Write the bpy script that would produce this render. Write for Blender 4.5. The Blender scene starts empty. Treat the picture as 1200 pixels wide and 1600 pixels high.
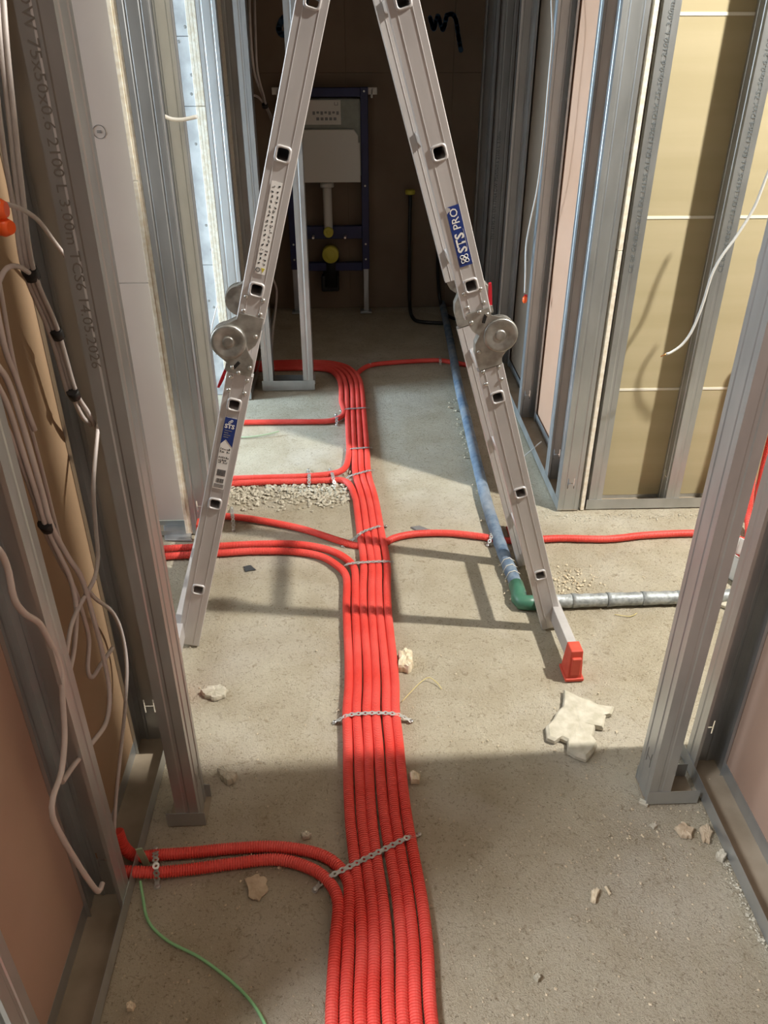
import bpy, bmesh, math, random
from mathutils import Vector, Matrix, noise
random.seed(7)
S = bpy.context.scene
COL = S.collection

# ------------------------------------------------------------------ camera
F_PX, CAM_H, VPX, HOR = 1246.0, 1.5, 547.0, 57.0
PITCH = math.atan((800 - HOR) / F_PX)
YAW = math.atan((600 - VPX) / (F_PX / math.cos(PITCH)))
cam_d = bpy.data.cameras.new('camera')
cam = bpy.data.objects.new('camera', cam_d)
COL.objects.link(cam)
cam.location = (0, 0, CAM_H)
cam.rotation_euler = (math.pi / 2 - PITCH, 0, -YAW)
cam_d.sensor_fit = 'VERTICAL'
cam_d.sensor_height = 36.0
cam_d.lens = F_PX / 1600 * 36.0
cam_d.clip_start = 0.02
S.camera = cam

# ------------------------------------------------------------------ world, light, exposure
W = bpy.data.worlds.new('world')
S.world = W
W.use_nodes = True
W.node_tree.nodes['Background'].inputs[0].default_value = (0.80, 0.88, 1.0, 1)
W.node_tree.nodes['Background'].inputs[1].default_value = 0.08

def area(name, loc, target, sx, sy, power, col):
    l = bpy.data.lights.new(name, 'AREA')
    l.shape = 'RECTANGLE'
    l.size, l.size_y = sx, sy
    l.energy = power
    l.color = col
    o = bpy.data.objects.new(name, l)
    COL.objects.link(o)
    o.location = loc
    o.rotation_euler = (Vector(target) - Vector(loc)).to_track_quat('-Z', 'Y').to_euler()
    return o

# hall work lamp hung high at the right end of the hall
pl = bpy.data.lights.new('hall_lamp', 'SPOT')
pl.energy = 980
pl.spot_size = math.radians(92)
pl.spot_blend = 0.35
pl.color = (1.0, 0.97, 0.90)
pl.shadow_soft_size = 0.055
po = bpy.data.objects.new('hall_lamp', pl)
COL.objects.link(po)
po.location = (2.3, 1.40, 3.2)
po.rotation_euler = (Vector((0.45, 2.1, 0.3)) - po.location).to_track_quat('-Z', 'Y').to_euler()
# daylight through the windows of the place
area('daylight_left_room', (-2.95, 3.20, 1.10), (0.0, 3.2, 0.0), 0.60, 0.8, 185, (0.60, 0.81, 1.0))
area('daylight_left_hall', (-2.95, 1.95, 1.75), (0.0, 1.95, 0.4), 0.9, 1.5, 56, (0.80, 0.91, 1.0))
area('daylight_near_room', (-1.9, -0.20, 2.95), (0.35, 0.75, 0.0), 0.6, 0.6, 150, (0.92, 0.95, 1.0))
area('near_room_fill', (-0.28, 0.25, 3.0), (-0.2, 0.5, 0.0), 0.4, 0.4, 9, (1.0, 0.90, 0.76))  # added overhead fill that brightens the near floor, not a known lamp

S.view_settings.view_transform = 'Standard'
S.view_settings.look = 'None'
S.view_settings.gamma = 1
S.view_settings.use_curve_mapping = False
S.view_settings.exposure = 0.0

# ------------------------------------------------------------------ geometry of the place: pixel rays met with real planes
_cp, _sp = math.cos(PITCH), math.sin(PITCH)
FW = Vector((math.sin(YAW) * _cp, math.cos(YAW) * _cp, -_sp))
RT = Vector((math.cos(YAW), -math.sin(YAW), 0))
UP = RT.cross(FW)
EYE = Vector((0, 0, CAM_H))
def ray(u, v): return FW + RT * ((u - 600) / F_PX) + UP * ((800 - v) / F_PX)
def gp(u, v, z=0.0):
    d = ray(u, v); return EYE + d * ((z - CAM_H) / d.z)
def yp(u, v, Y):
    d = ray(u, v); return EYE + d * (Y / d.y)
def xp(u, v, X):
    d = ray(u, v); return EYE + d * (X / d.x)

# ------------------------------------------------------------------ mesh helpers
class MB:
    def __init__(s): s.v = []; s.f = []; s.sm = []
    def add(s, vs, fs, smooth=False):
        b = len(s.v); s.v += [tuple(p) for p in vs]
        s.f += [tuple(i + b for i in f) for f in fs]; s.sm += [smooth] * len(fs)
    def box(s, lo, hi, M=None):
        x0, y0, z0 = lo; x1, y1, z1 = hi
        vs = [Vector(p) for p in ((x0,y0,z0),(x1,y0,z0),(x1,y1,z0),(x0,y1,z0),(x0,y0,z1),(x1,y0,z1),(x1,y1,z1),(x0,y1,z1))]
        if M: vs = [M @ p for p in vs]
        s.add(vs, [(0,3,2,1),(4,5,6,7),(0,1,5,4),(1,2,6,5),(2,3,7,6),(3,0,4,7)])
    def prism(s, poly, a, b, M=None, smooth=False):
        # poly in (x, z), extruded along y from a to b; M maps to the world
        n = len(poly)
        vs = [Vector((x, a, z)) for x, z in poly] + [Vector((x, b, z)) for x, z in poly]
        if M: vs = [M @ p for p in vs]
        s.add(vs, [tuple(range(n)), tuple(range(2*n-1, n-1, -1))])
        b0 = len(s.v) - 2*n
        for i in range(n):
            j = (i+1) % n
            s.f.append((b0+i, b0+n+i, b0+n+j, b0+j)); s.sm.append(smooth)
    def tube(s, pts, r, n=8, cap=True, radii=None):
        pts = [Vector(p) for p in pts]
        m = len(pts)
        up = Vector((0, 0, 1))
        t0 = (pts[1] - pts[0]).normalized()
        if abs(t0.z) > .9: up = Vector((1, 0, 0))
        nrm = (up - t0 * up.dot(t0)).normalized()
        vs = []
        for i, p in enumerate(pts):
            t = (pts[min(i+1, m-1)] - pts[max(i-1, 0)])
            if t.length < 1e-9: t = t0
            t.normalize()
            nrm = (nrm - t * nrm.dot(t))
            if nrm.length < 1e-6: nrm = t.orthogonal()
            nrm.normalize()
            bn = t.cross(nrm)
            rr = radii[i] if radii else r
            for k in range(n):
                a = 2 * math.pi * k / n
                vs.append(p + nrm * (rr * math.cos(a)) + bn * (rr * math.sin(a)))
        fs = []
        for i in range(m - 1):
            for k in range(n):
                k2 = (k + 1) % n
                fs.append((i*n+k, i*n+k2, (i+1)*n+k2, (i+1)*n+k))
        s.add(vs, fs, True)
        if cap:
            b = len(s.v) - m * n
            s.f.append(tuple(b + k for k in range(n))[::-1]); s.sm.append(False)
            s.f.append(tuple(b + (m-1)*n + k for k in range(n))); s.sm.append(False)
    def lathe(s, prof, n, M):
        # prof (r, y) pairs, axis along local y
        vs = []
        for r, y in prof:
            for k in range(n):
                a = 2*math.pi*k/n
                vs.append(M @ Vector((r*math.cos(a), y, r*math.sin(a))))
        fs = []
        for i in range(len(prof)-1):
            for k in range(n):
                k2 = (k+1) % n
                fs.append((i*n+k, (i+1)*n+k, (i+1)*n+k2, i*n+k2))
        s.add(vs, fs, True)
        b = len(s.v) - len(vs)
        s.f.append(tuple(b + k for k in range(n))); s.sm.append(False)
        s.f.append(tuple(b + (len(prof)-1)*n + k for k in range(n))[::-1]); s.sm.append(False)
    def mesh(s, name):
        me = bpy.data.meshes.new(name)
        me.from_pydata(s.v, [], s.f)
        me.polygons.foreach_set('use_smooth', s.sm)
        me.update()
        bm = bmesh.new(); bm.from_mesh(me)
        bmesh.ops.recalc_face_normals(bm, faces=bm.faces)
        bm.to_mesh(me); bm.free()
        return me
    def build(s, name, mat, parent=None, solid=None, bevel=None):
        return place(s.mesh(name), name, mat, parent, solid, bevel)

def place(me, name, mat, parent=None, solid=None, bevel=None, M=None):
    o = bpy.data.objects.new(name, me)
    COL.objects.link(o)
    if mat and not me.materials: me.materials.append(mat)
    if parent is not None: o.parent = parent
    if M is not None: o.matrix_local = M
    if solid:
        m = o.modifiers.new('thickness', 'SOLIDIFY'); m.thickness = solid; m.offset = 0
    if bevel:
        m = o.modifiers.new('edge', 'BEVEL'); m.width = bevel; m.segments = 2; m.limit_method = 'ANGLE'
    return o
def tag(o, label, cat, group=None):
    o['label'] = label; o['category'] = cat
    if group: o['group'] = group
    return o
def empty(name, M=None):
    o = bpy.data.objects.new(name, None); COL.objects.link(o)
    o.empty_display_size = .05
    if M is not None: o.matrix_local = M
    return o
def struct(name):
    o = empty(name); o['kind'] = 'structure'; return o

def crom(pts, step):
    P = [Vector(p) for p in pts]
    P = [P[0] * 2 - P[1]] + P + [P[-1] * 2 - P[-2]]
    out = []
    for i in range(1, len(P) - 2):
        a, b, c, d = P[i-1], P[i], P[i+1], P[i+2]
        n = max(2, int((c - b).length / step))
        for k in range(n):
            t = k / n
            out.append(.5 * ((2*b) + (c-a)*t + (2*a-5*b+4*c-d)*t*t + (3*b-a-3*c+d)*t*t*t))
    out.append(P[-2].copy())
    return out
def resample(pts, step):
    out = [pts[0].copy()]; acc = 0.0
    for a, b in zip(pts, pts[1:]):
        L = (b - a).length
        if L < 1e-9: continue
        d = step - acc
        while d <= L:
            out.append(a.lerp(b, d / L)); d += step
        acc = (acc + L) % step if d - step <= L else acc + L
        acc = L - (d - step)
    return out

def text_mesh(body, size, bold=0.0, sx=1.0):
    c = bpy.data.curves.new('txt', 'FONT')
    c.body = body; c.size = size; c.offset = bold; c.align_x = 'LEFT'; c.resolution_u = 2
    t = bpy.data.objects.new('txt', c); COL.objects.link(t)
    dg = bpy.context.evaluated_depsgraph_get()
    me = bpy.data.meshes.new_from_object(t.evaluated_get(dg))
    bpy.data.objects.remove(t); bpy.data.curves.remove(c)
    me.materials.clear()
    for v in me.vertices: v.co.x *= sx
    return me

# ------------------------------------------------------------------ materials
def lin(r, g, b):
    f = lambda c: (c/255/12.92) if c/255 <= .04045 else ((c/255+.055)/1.055)**2.4
    return (f(r), f(g), f(b), 1)
def mat(name, c1, c2=None, scale=20, rough=.6, metal=0, bump=0, bscale=None, detail=4, stretch=(1,1,1), c3=None, s3=3, a3=.5, rough2=None, lo=.35, hi=.65, spec=.5, bdist=.002):
    m = bpy.data.materials.new(name); m.use_nodes = True
    nt = m.node_tree; N = nt.nodes; L = nt.links
    b = N['Principled BSDF']
    b.inputs['Roughness'].default_value = rough
    b.inputs['Metallic'].default_value = metal
    b.inputs['Specular IOR Level'].default_value = spec
    b.inputs['Base Color'].default_value = c1
    tc = N.new('ShaderNodeTexCoord'); mp = N.new('ShaderNodeMapping')
    mp.inputs['Scale'].default_value = stretch
    L.new(tc.outputs['Object'], mp.inputs['Vector'])
    if c2:
        n = N.new('ShaderNodeTexNoise'); n.inputs['Scale'].default_value = scale; n.inputs['Detail'].default_value = detail
        L.new(mp.outputs[0], n.inputs['Vector'])
        r = N.new('ShaderNodeValToRGB')
        r.color_ramp.elements[0].color = c1; r.color_ramp.elements[1].color = c2
        r.color_ramp.elements[0].position = lo; r.color_ramp.elements[1].position = hi
        L.new(n.outputs['Fac'], r.inputs['Fac'])
        out = r.outputs['Color']
        if c3:
            n3 = N.new('ShaderNodeTexNoise'); n3.inputs['Scale'].default_value = s3; n3.inputs['Detail'].default_value = 5
            L.new(mp.outputs[0], n3.inputs['Vector'])
            r3 = N.new('ShaderNodeValToRGB'); r3.color_ramp.elements[0].position = .45; r3.color_ramp.elements[1].position = .62
            r3.color_ramp.elements[0].color = (0,0,0,1); r3.color_ramp.elements[1].color = (a3,a3,a3,1)
            L.new(n3.outputs['Fac'], r3.inputs['Fac'])
            mx = N.new('ShaderNodeMix'); mx.data_type = 'RGBA'
            L.new(r3.outputs['Color'], mx.inputs[0]); L.new(out, mx.inputs[6]); mx.inputs[7].default_value = c3
            out = mx.outputs[2]
        L.new(out, b.inputs['Base Color'])
        if rough2 is not None:
            mr = N.new('ShaderNodeMapRange'); mr.inputs[3].default_value = rough; mr.inputs[4].default_value = rough2
            mr.inputs[1].default_value = .3; mr.inputs[2].default_value = .7
            L.new(n.outputs['Fac'], mr.inputs[0]); L.new(mr.outputs[0], b.inputs['Roughness'])
    if bump:
        nb = N.new('ShaderNodeTexNoise'); nb.inputs['Scale'].default_value = bscale or scale; nb.inputs['Detail'].default_value = 6
        nb.inputs['Roughness'].default_value = .65
        L.new(mp.outputs[0], nb.inputs['Vector'])
        bp = N.new('ShaderNodeBump'); bp.inputs['Strength'].default_value = bump; bp.inputs['Distance'].default_value = bdist
        L.new(nb.outputs['Fac'], bp.inputs['Height']); L.new(bp.outputs[0], b.inputs['Normal'])
    return m

def floor_material():
    m = bpy.data.materials.new('concrete_floor'); m.use_nodes = True
    nt = m.node_tree; N = nt.nodes; L = nt.links; b = N['Principled BSDF']
    b.inputs['Roughness'].default_value = .92; b.inputs['Specular IOR Level'].default_value = .25
    tc = N.new('ShaderNodeTexCoord')
    def noise_(scale, detail=6, rough=.6, dist=0):
        n = N.new('ShaderNodeTexNoise'); n.inputs['Scale'].default_value = scale; n.inputs['Detail'].default_value = detail
        n.inputs['Roughness'].default_value = rough; n.inputs['Distortion'].default_value = dist
        L.new(tc.outputs['Object'], n.inputs['Vector']); return n.outputs['Fac']
    def ramp(f, p0, p1, c0, c1):
        r = N.new('ShaderNodeValToRGB'); e = r.color_ramp.elements
        e[0].position, e[1].position = p0, p1; e[0].color, e[1].color = c0, c1
        L.new(f, r.inputs['Fac']); return r.outputs['Color']
    def mix(f, a, c, mode='MIX'):
        x = N.new('ShaderNodeMix'); x.data_type = 'RGBA'; x.blend_type = mode
        if hasattr(f, 'links'): L.new(f, x.inputs[0])
        else: x.inputs[0].default_value = f
        for k, q in ((6, a), (7, c)):
            if hasattr(q, 'links'): L.new(q, x.inputs[k])
            else: x.inputs[k].default_value = q
        return x.outputs[2]
    BW = ((0,0,0,1), (1,1,1,1))
    base = ramp(noise_(6, 8, .65), .32, .68, lin(184,171,146), lin(207,197,174))
    pale = ramp(noise_(2.3, 7, .6, .6), .50, .68, (0,0,0,1), (.7,.7,.7,1))
    c = mix(pale, base, lin(214,206,190))
    dark = ramp(noise_(48, 6, .75, .8), .54, .70, (0,0,0,1), (.7,.7,.7,1))
    c = mix(dark, c, lin(140,120,92))
    spk = ramp(noise_(170, 3, .7), .58, .70, (0,0,0,1), (.75,.75,.75,1))
    c = mix(spk, c, lin(120,104,82))
    wht = ramp(noise_(120, 4, .7), .62, .72, (0,0,0,1), (.6,.6,.6,1))
    c = mix(wht, c, lin(232,224,206))
    L.new(c, b.inputs['Base Color'])
    ad = N.new('ShaderNodeMath'); ad.operation = 'ADD'
    L.new(noise_(60, 8, .7), ad.inputs[0]); L.new(noise_(240, 4, .7), ad.inputs[1])
    bp = N.new('ShaderNodeBump'); bp.inputs['Strength'].default_value = 1.0; bp.inputs['Distance'].default_value = .006
    L.new(ad.outputs[0], bp.inputs['Height']); L.new(bp.outputs[0], b.inputs['Normal'])
    return m
M_FLOOR = floor_material()
M_GALV = mat('galvanised_steel', lin(178,181,182), lin(194,197,198), 14, .36, .80, stretch=(1,1,.35), rough2=.42, detail=4)
M_ALU = mat('ladder_aluminium', lin(192,188,186), lin(202,198,196), 30, .42, .42, stretch=(1,1,.2), rough2=.48)
M_HINGE = mat('hinge_steel', lin(150,148,142), lin(185,184,178), 40, .36, .9, rough2=.5)
M_RIVET = mat('rivet_steel', lin(200,198,192), None, rough=.28, metal=.9)
M_RED = mat('red_conduit', lin(224,72,60), lin(234,94,84), 9, .55)
M_REDCAP = mat('red_rubber', lin(190,66,48), lin(206,80,60), 30, .6)
M_LEVER = mat('red_lever', lin(190,30,45), None, rough=.4)
M_PINK = mat('pink_board', lin(208,194,186), lin(214,201,193), 3, .85)
M_KRAFT = mat('brown_board', lin(138,112,84), lin(148,122,94), 4, .8, bump=.1, bscale=300)
M_TAUPE = mat('taupe_board', lin(166,138,120), lin(174,147,129), 3, .85, bump=.1, bscale=300)
M_DUST = mat('dusty_steel', lin(142,128,108), lin(160,146,126), 12, .85, .15)
M_CREAM = mat('cream_board', lin(178,164,128), lin(185,171,136), 3, .85, stretch=(.3,1,6))
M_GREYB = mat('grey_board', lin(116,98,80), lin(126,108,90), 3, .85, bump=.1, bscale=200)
M_ORB = mat('salmon_board', lin(200,156,126), lin(204,162,134), 3, .85)
M_GYP = mat('gypsum_edge', lin(226,214,190), lin(244,238,222), 60, .95, bump=.6, bscale=120)
M_ROUGHW = mat('white_blockwork', lin(150,150,152), lin(174,174,176), 14, .9, bump=.4, bscale=60)
M_SEAM = mat('white_joint', lin(238,232,215), None, rough=.9)
M_CABLE = mat('grey_cable', lin(186,176,170), lin(196,186,180), 20, .5)
M_WCABLE = mat('white_cable', lin(208,206,200), None, rough=.45)
M_TAPE = mat('black_tape', lin(22,20,19), None, rough=.5)
M_BLACK = mat('black_plastic', lin(24,23,22), None, rough=.5)
M_BLUE = mat('blue_steel', lin(17,21,66), lin(20,26,76), 10, .45)
M_WPL = mat('white_plastic', lin(205,200,190), None, rough=.5)
M_TANK = mat('grey_polystyrene', lin(140,142,132), lin(150,152,142), 30, .8)
M_YEL = mat('yellow_cap', lin(198,186,70), None, rough=.5)
M_GREEN = mat('green_pipe', lin(58,104,82), lin(66,114,92), 20, .4)
M_SLEEVE = mat('blue_foam_sleeve', lin(80,100,122), lin(116,130,144), 38, .8, c3=lin(160,162,162), s3=9, a3=.4, bump=.5, bscale=70)
M_FOIL = mat('grey_foil_sleeve', lin(130,134,134), lin(178,182,182), 60, .45, .3, bump=.8, bscale=90)
M_STRAP = mat('perforated_strap', lin(176,174,168), lin(204,202,196), 60, .45, .45)
M_PLAST = mat('broken_plaster', lin(178,171,152), lin(200,193,176), 40, .95, bump=.6, bscale=80)
M_STONE = mat('dusty_stone', lin(205,188,158), lin(226,212,186), 60, .95, bump=.5, bscale=100)
M_FLAKE = mat('brown_flake', lin(176,156,130), lin(200,182,156), 40, .95, bump=.4, bscale=80)
M_INK = mat('dark_ink', lin(58,60,62), None, rough=.7)
M_INK2 = mat('faint_ink', lin(112,118,120), None, rough=.5, metal=.3)
M_INK3 = mat('worn_ink', lin(146,142,136), None, rough=.45, metal=.65)
M_SBLUE = mat('sticker_blue', lin(28,52,120), None, rough=.35)
M_SWHITE = mat('sticker_white', lin(232,230,226), None, rough=.4)
M_SGREY = mat('sticker_grey', lin(120,118,116), None, rough=.5)
M_SPRAY = mat('blue_spray', lin(48,74,98), None, rough=.9)
M_ORANGE = mat('orange_plastic', lin(255,104,44), None, rough=.4)
M_STRING = mat('green_string', lin(140,196,140), None, rough=.6)
M_GSTRIP = mat('pale_green_strip', lin(156,176,146), None, rough=.6)
M_STRAW = mat('straw', lin(206,190,130), None, rough=.8)
M_CEIL = mat('raw_concrete', lin(132,126,118), lin(144,138,130), 2, .9)
M_CARD = mat('white_card', lin(226,226,224), None, rough=.6)
M_COPPER = mat('copper_core', lin(200,140,90), None, rough=.3, metal=.8)

# ------------------------------------------------------------------ the setting
# floor: concrete slab with real low relief where it is seen
def axis(lo, hi, flo, fhi, fine, coarse):
    out = [lo]
    while out[-1] < hi - 1e-6:
        x = out[-1]
        out.append(min(hi, x + (fine if flo <= x < fhi else coarse)))
    return out
def build_floor():
    xs = axis(-3.2, 3.0, -.75, 1.35, .014, .15)
    ys = axis(-2.3, 5.2, .65, 3.9, .014, .15)
    vs = []
    for y in ys:
        for x in xs:
            d = noise.noise(Vector((x*3.1, y*3.1, 0))) * .0018 + noise.noise(Vector((x*14, y*14, 3))) * .0012 + noise.noise(Vector((x*48, y*48, 7))) * .0009
            vs.append((x, y, d - .0025))
    nx = len(xs)
    fs = [(j*nx+i, j*nx+i+1, (j+1)*nx+i+1, (j+1)*nx+i) for j in range(len(ys)-1) for i in range(nx-1)]
    mb = MB(); mb.add(vs, fs, True)
    mb.box((-3.2, -2.3, -.1), (3.0, 5.2, -.012))
    o = mb.build('floor', M_FLOOR); o['kind'] = 'structure'
build_floor()

def board(parent, lo, hi, m, name='plasterboard'):
    mb = MB(); mb.box(lo, hi)
    return mb.build(name, m, parent, bevel=.0012)

H = 3.3
w = struct('wall_left_near')
for y0, y1 in ((-2.2, -1.25), (.56, 1.0095), (1.0105, 1.44)):
    board(w, (-.5655, y0, .012), (-.5525, y1, H), M_KRAFT if y1 > 1.2 else M_TAUPE)
w = struct('wall_right_near')
for y0, y1 in ((-2.2, -1.17), (-1.165, .03), (.035, 1.315)):
    board(w, (.8465, y0, .012), (.8595, y1, H), M_TAUPE)
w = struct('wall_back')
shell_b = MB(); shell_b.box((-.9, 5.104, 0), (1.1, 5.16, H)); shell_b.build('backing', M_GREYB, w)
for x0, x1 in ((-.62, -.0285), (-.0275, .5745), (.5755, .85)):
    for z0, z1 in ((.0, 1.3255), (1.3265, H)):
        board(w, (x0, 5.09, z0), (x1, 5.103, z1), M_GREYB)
w = struct('wall_left_hall')
for z0, z1 in ((.02, .859), (.8605, H)):
    for x0, x1 in ((-3.0, -1.82), (-1.815, -.6085)):
        board(w, (x0, 2.45, z0), (x1, 2.463, z1), M_PINK)
w = struct('wall_left_room')
for z0, z1 in ((0, .62), (.622, 1.255), (1.257, 1.50), (1.502, H)):
    board(w, (-3.0, 3.66, z0), (-.622, 3.70, z1), M_ROUGHW)
w = struct('wall_left_corridor')
board(w, (-.607, 2.385, .0), (-.5955, 2.70, 1.155), M_GYP); board(w, (-.607, 2.385, 1.158), (-.5955, 2.70, H), M_GYP)
board(w, (-.595, 2.388, .0), (-.5835, 2.70, H), M_GYP)
for x0, x1 in ((-.6215, -.609), (-.6085, -.5965), (-.596, -.5835)):
    board(w, (x0, 3.59, 0), (x1, 5.088, 1.26), M_GYP); board(w, (x0, 3.59, 1.262), (x1, 5.088, H), M_GYP)
w = struct('wall_right_hall')
sz = [.018, .437, 1.010, 1.550, 2.1, H]
for a, b in zip(sz, sz[1:]):
    board(w, (.9, 2.578, a), (2.9, 2.590, b), M_CREAM)
for z in sz[1:-1]:
    mb = MB(); mb.box((.9, 2.5765, z), (2.9, 2.588, z + .0085)); mb.build('joint_strip', M_SEAM, w)
w = struct('wall_right_corridor')
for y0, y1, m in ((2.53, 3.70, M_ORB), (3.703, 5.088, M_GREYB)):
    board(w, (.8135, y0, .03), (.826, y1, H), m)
board(w, (.815, 2.5, 0), (.8285, 2.529, .93), M_GYP); board(w, (.815, 2.5, .932), (.8285, 2.529, H), M_GYP)
# the rest of the shell, out of frame
w = struct('wall_door')
mb = MB(); mb.box((-3.0, 1.27, 0), (-.57, 1.34, H)); mb.build('plasterboard', M_CEIL, w)
mb = MB(); mb.box((.862, 1.27, 0), (2.9, 1.372, H)); mb.build('plasterboard', M_CEIL, w)  # hall face thickened to keep the hall lamp off the left board
mb = MB(); mb.box((-.57, 1.17, 2.05), (.862, 1.372, H)); mb.build('shading_header', M_CEIL, w)  # unseen header, added and thickened to shade the near room from the hall lamp
board(w, (-.5, 3.70, 2.05), (.81, 3.77, H), M_CEIL, 'shading_header'); board(w, (-.62, 2.72, 2.05), (-.5, 3.59, H), M_CEIL, 'shading_header')  # unseen boards added above both openings to keep high bounce light out
def shell(name, lo, hi, m):
    mb = MB(); mb.box(lo, hi); o = mb.build(name, m); o['kind'] = 'structure'; return o
shell('ceiling', (-3.2, -2.3, H), (3.0, 5.2, H + .1), M_CEIL)
shell('wall_far_right', (2.9, 1.2, 0), (3.0, 2.6, H), M_CEIL)
# left end wall with its two window openings
w = struct('wall_far_left')
for lo, hi in (((-3.15,1.3,0),(-3.05,3.7,.7)), ((-3.15,1.3,2.5),(-3.05,3.7,H)), ((-3.15,1.3,.7),(-3.05,1.5,2.5)), ((-3.15,2.4,.7),(-3.05,2.6,2.5)), ((-3.15,3.6,.7),(-3.05,3.7,2.5))):
    mb = MB(); mb.box(lo, hi); mb.build('wall_panel', M_CEIL, w)
w = struct('wall_behind')
for lo, hi in (((-.6,-2.2,0),(.9,-2.1,1.2)), ((-.6,-2.2,2.75),(.9,-2.1,H))):
    mb = MB(); mb.box(lo, hi); mb.build('wall_panel', M_CEIL, w)

# ------------------------------------------------------------------ metal studs
def stud_mesh(L, hz=(.16,), w=.075, fl=.048):
    h = w / 2
    prof = [(-h+.007, fl), (-h, fl), (-h, fl*.62), (-h+.0012, fl*.56), (-h+.0012, fl*.44), (-h, fl*.38), (-h, 0), (-.024, 0), (-.022, .0018), (-.017, .0018), (-.015, 0), (-.0125, 0), (-.0095, 0),
            (.0095, 0), (.0125, 0), (.015, 0), (.017, .0018), (.022, .0018), (.024, 0), (h, 0), (h, fl*.38), (h-.0012, fl*.44), (h-.0012, fl*.56), (h, fl*.62), (h, fl), (h-.007, fl)]
    zs = [0]
    for z in hz: zs += [z-.021, z-.0015, z+.0015, z+.021]
    zs.append(L)
    n = len(prof)
    vs = [(x, y, z) for z in zs for x, y in prof]
    fs = []
    for j in range(len(zs)-1):
        k = (j - 1) % 4 if j > 0 else -1
        for i in range(n-1):
            bar = i in (11, 13)
            if j > 0 and j < len(zs)-1:
                if k in (0, 1, 2) and bar: continue
                if k == 1 and i == 12: continue
            fs.append((j*n+i, j*n+i+1, (j+1)*n+i+1, (j+1)*n+i))
    mb = MB(); mb.add(vs, fs)
    me = bpy.data.meshes.new('stud'); me.from_pydata(mb.v, [], mb.f); me.update()
    me.materials.append(M_GALV)
    return me
STUD = stud_mesh(3.2, (.112,))
def stud(x, y, rot, label, z=.001, me=None, group=None):
    # x, y: centre of the web
    e = empty('metal_stud', Matrix.Translation((x, y, z)) @ Matrix.Rotation(math.radians(rot), 4, 'Z'))
    o = place(me or STUD, 'steel_profile', M_GALV, e, solid=.0008)
    tag(e, label, 'stud', group)
    return e
def print_text(parent, body, size, M, m=M_INK, bold=0, name='printed_text', sx=1.0):
    me = text_mesh(body, size, bold, sx)
    o = place(me, name, m, parent, M=M)
    return o
def R(ax, d): return Matrix.Rotation(math.radians(d), 4, ax)
T = Matrix.Translation

# near room
stud(-.514, .63, 180, 'steel stud nearest the camera cut off by the lower left corner')
stud(-.514, 1.014, 180, 'left wall stud that the two red conduits pass behind, beside hanging grey cables')
stud(-.514, 1.432, 180, 'dark left wall stud with a bright H slot just behind the door jamb stud')
jl = stud(-.363, 1.212, 90, 'free standing left door jamb stud with printed numbers down its face')
jr = stud(.640, 1.231, -90, 'free standing right door jamb stud with reddish sheen beside the right wall')
stud(.807, 1.315, 180, 'right wall stud with a T shaped slot next to the brown board')
# hall and corridor
stud(-.5445, 2.386, 0, 'grey stud at the end of the left corridor wall beside the white board edge')
stud(-.5445, 2.735, 180, 'dark stud with wire stub at the near side of the left doorway')
stud(-.5445, 3.592, 0, 'stud at the far side of the left doorway beside a cream board edge')
stud(-.5445, 4.31, 0, 'dim stud in the left corridor wall behind the ladder hinge')
stud(.7675, 2.50, 0, 'bright stud with black slot at the end of the right corridor wall')
stud(.7675, 2.735, 180, 'second stud of the right corridor wall just behind its bright end stud')
stud(.7675, 3.33, 180, 'right corridor stud with bracket slot on the far side of the salmon board strip')
stud(.7675, 4.03, 180, 'dark grey green stud in the right corridor wall left of the thin hanging wire')
r5 = stud(.7675, 4.47, 0, 'lighter stud with faint print deep in the right corridor wall')
stud(.7675, 5.06, 180, 'darkest stud in the back corner right of the blue M mark')
cr1 = stud(.842, 2.541, -90, 'printed stud with sunlit face at the left end of the cream board wall')
cr2 = stud(1.128, 2.541, -90, 'printed stud casting a dark shadow on the middle of the cream wall')
stud(1.55, 2.541, -90, 'stud in the cream wall behind the right door jamb stud')
# small framed wall end by the toilet
stud(-.212, 3.734, 90, 'right upright of the small steel frame in front of the toilet')
stud(-.455, 3.734, -90, 'left upright of the small steel frame in front of the toilet')

# printed lines on the studs (flange facing the camera)
TXT = 'CE 09 ONRKS 2/13 EN 14195 A1 EN 13964 DW 75x50x0.6 2100 L 3.00m TCS100 22.04.2026'
for p, z0 in ((cr1, .86), (cr2, .86)):
    # flange plane: local x = +.0375 faces -Y after the -90 turn
    print_text(p, TXT, .021, T((.0386, .030, z0)) @ R('Z', 90) @ R('X', 90) @ R('Z', 90), M_INK2, sx=1.12)
print_text(jl, 'EN 13964 DW 75x50x0.6 2100 L 3.00m TCS6 14.05.2026', .021, T((-.0386, .040, 1.66)) @ R('Z', -90) @ R('X', 90) @ R('Z', -90), M_INK3, sx=1.2)
print_text(r5, 'EN 14195 A1 EN 13964 DW 75x50x0.6 2100 L 3.00m', .024, T((-.006, -.0012, .55)) @ R('X', 90) @ R('Z', 90), M_INK2)

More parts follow.
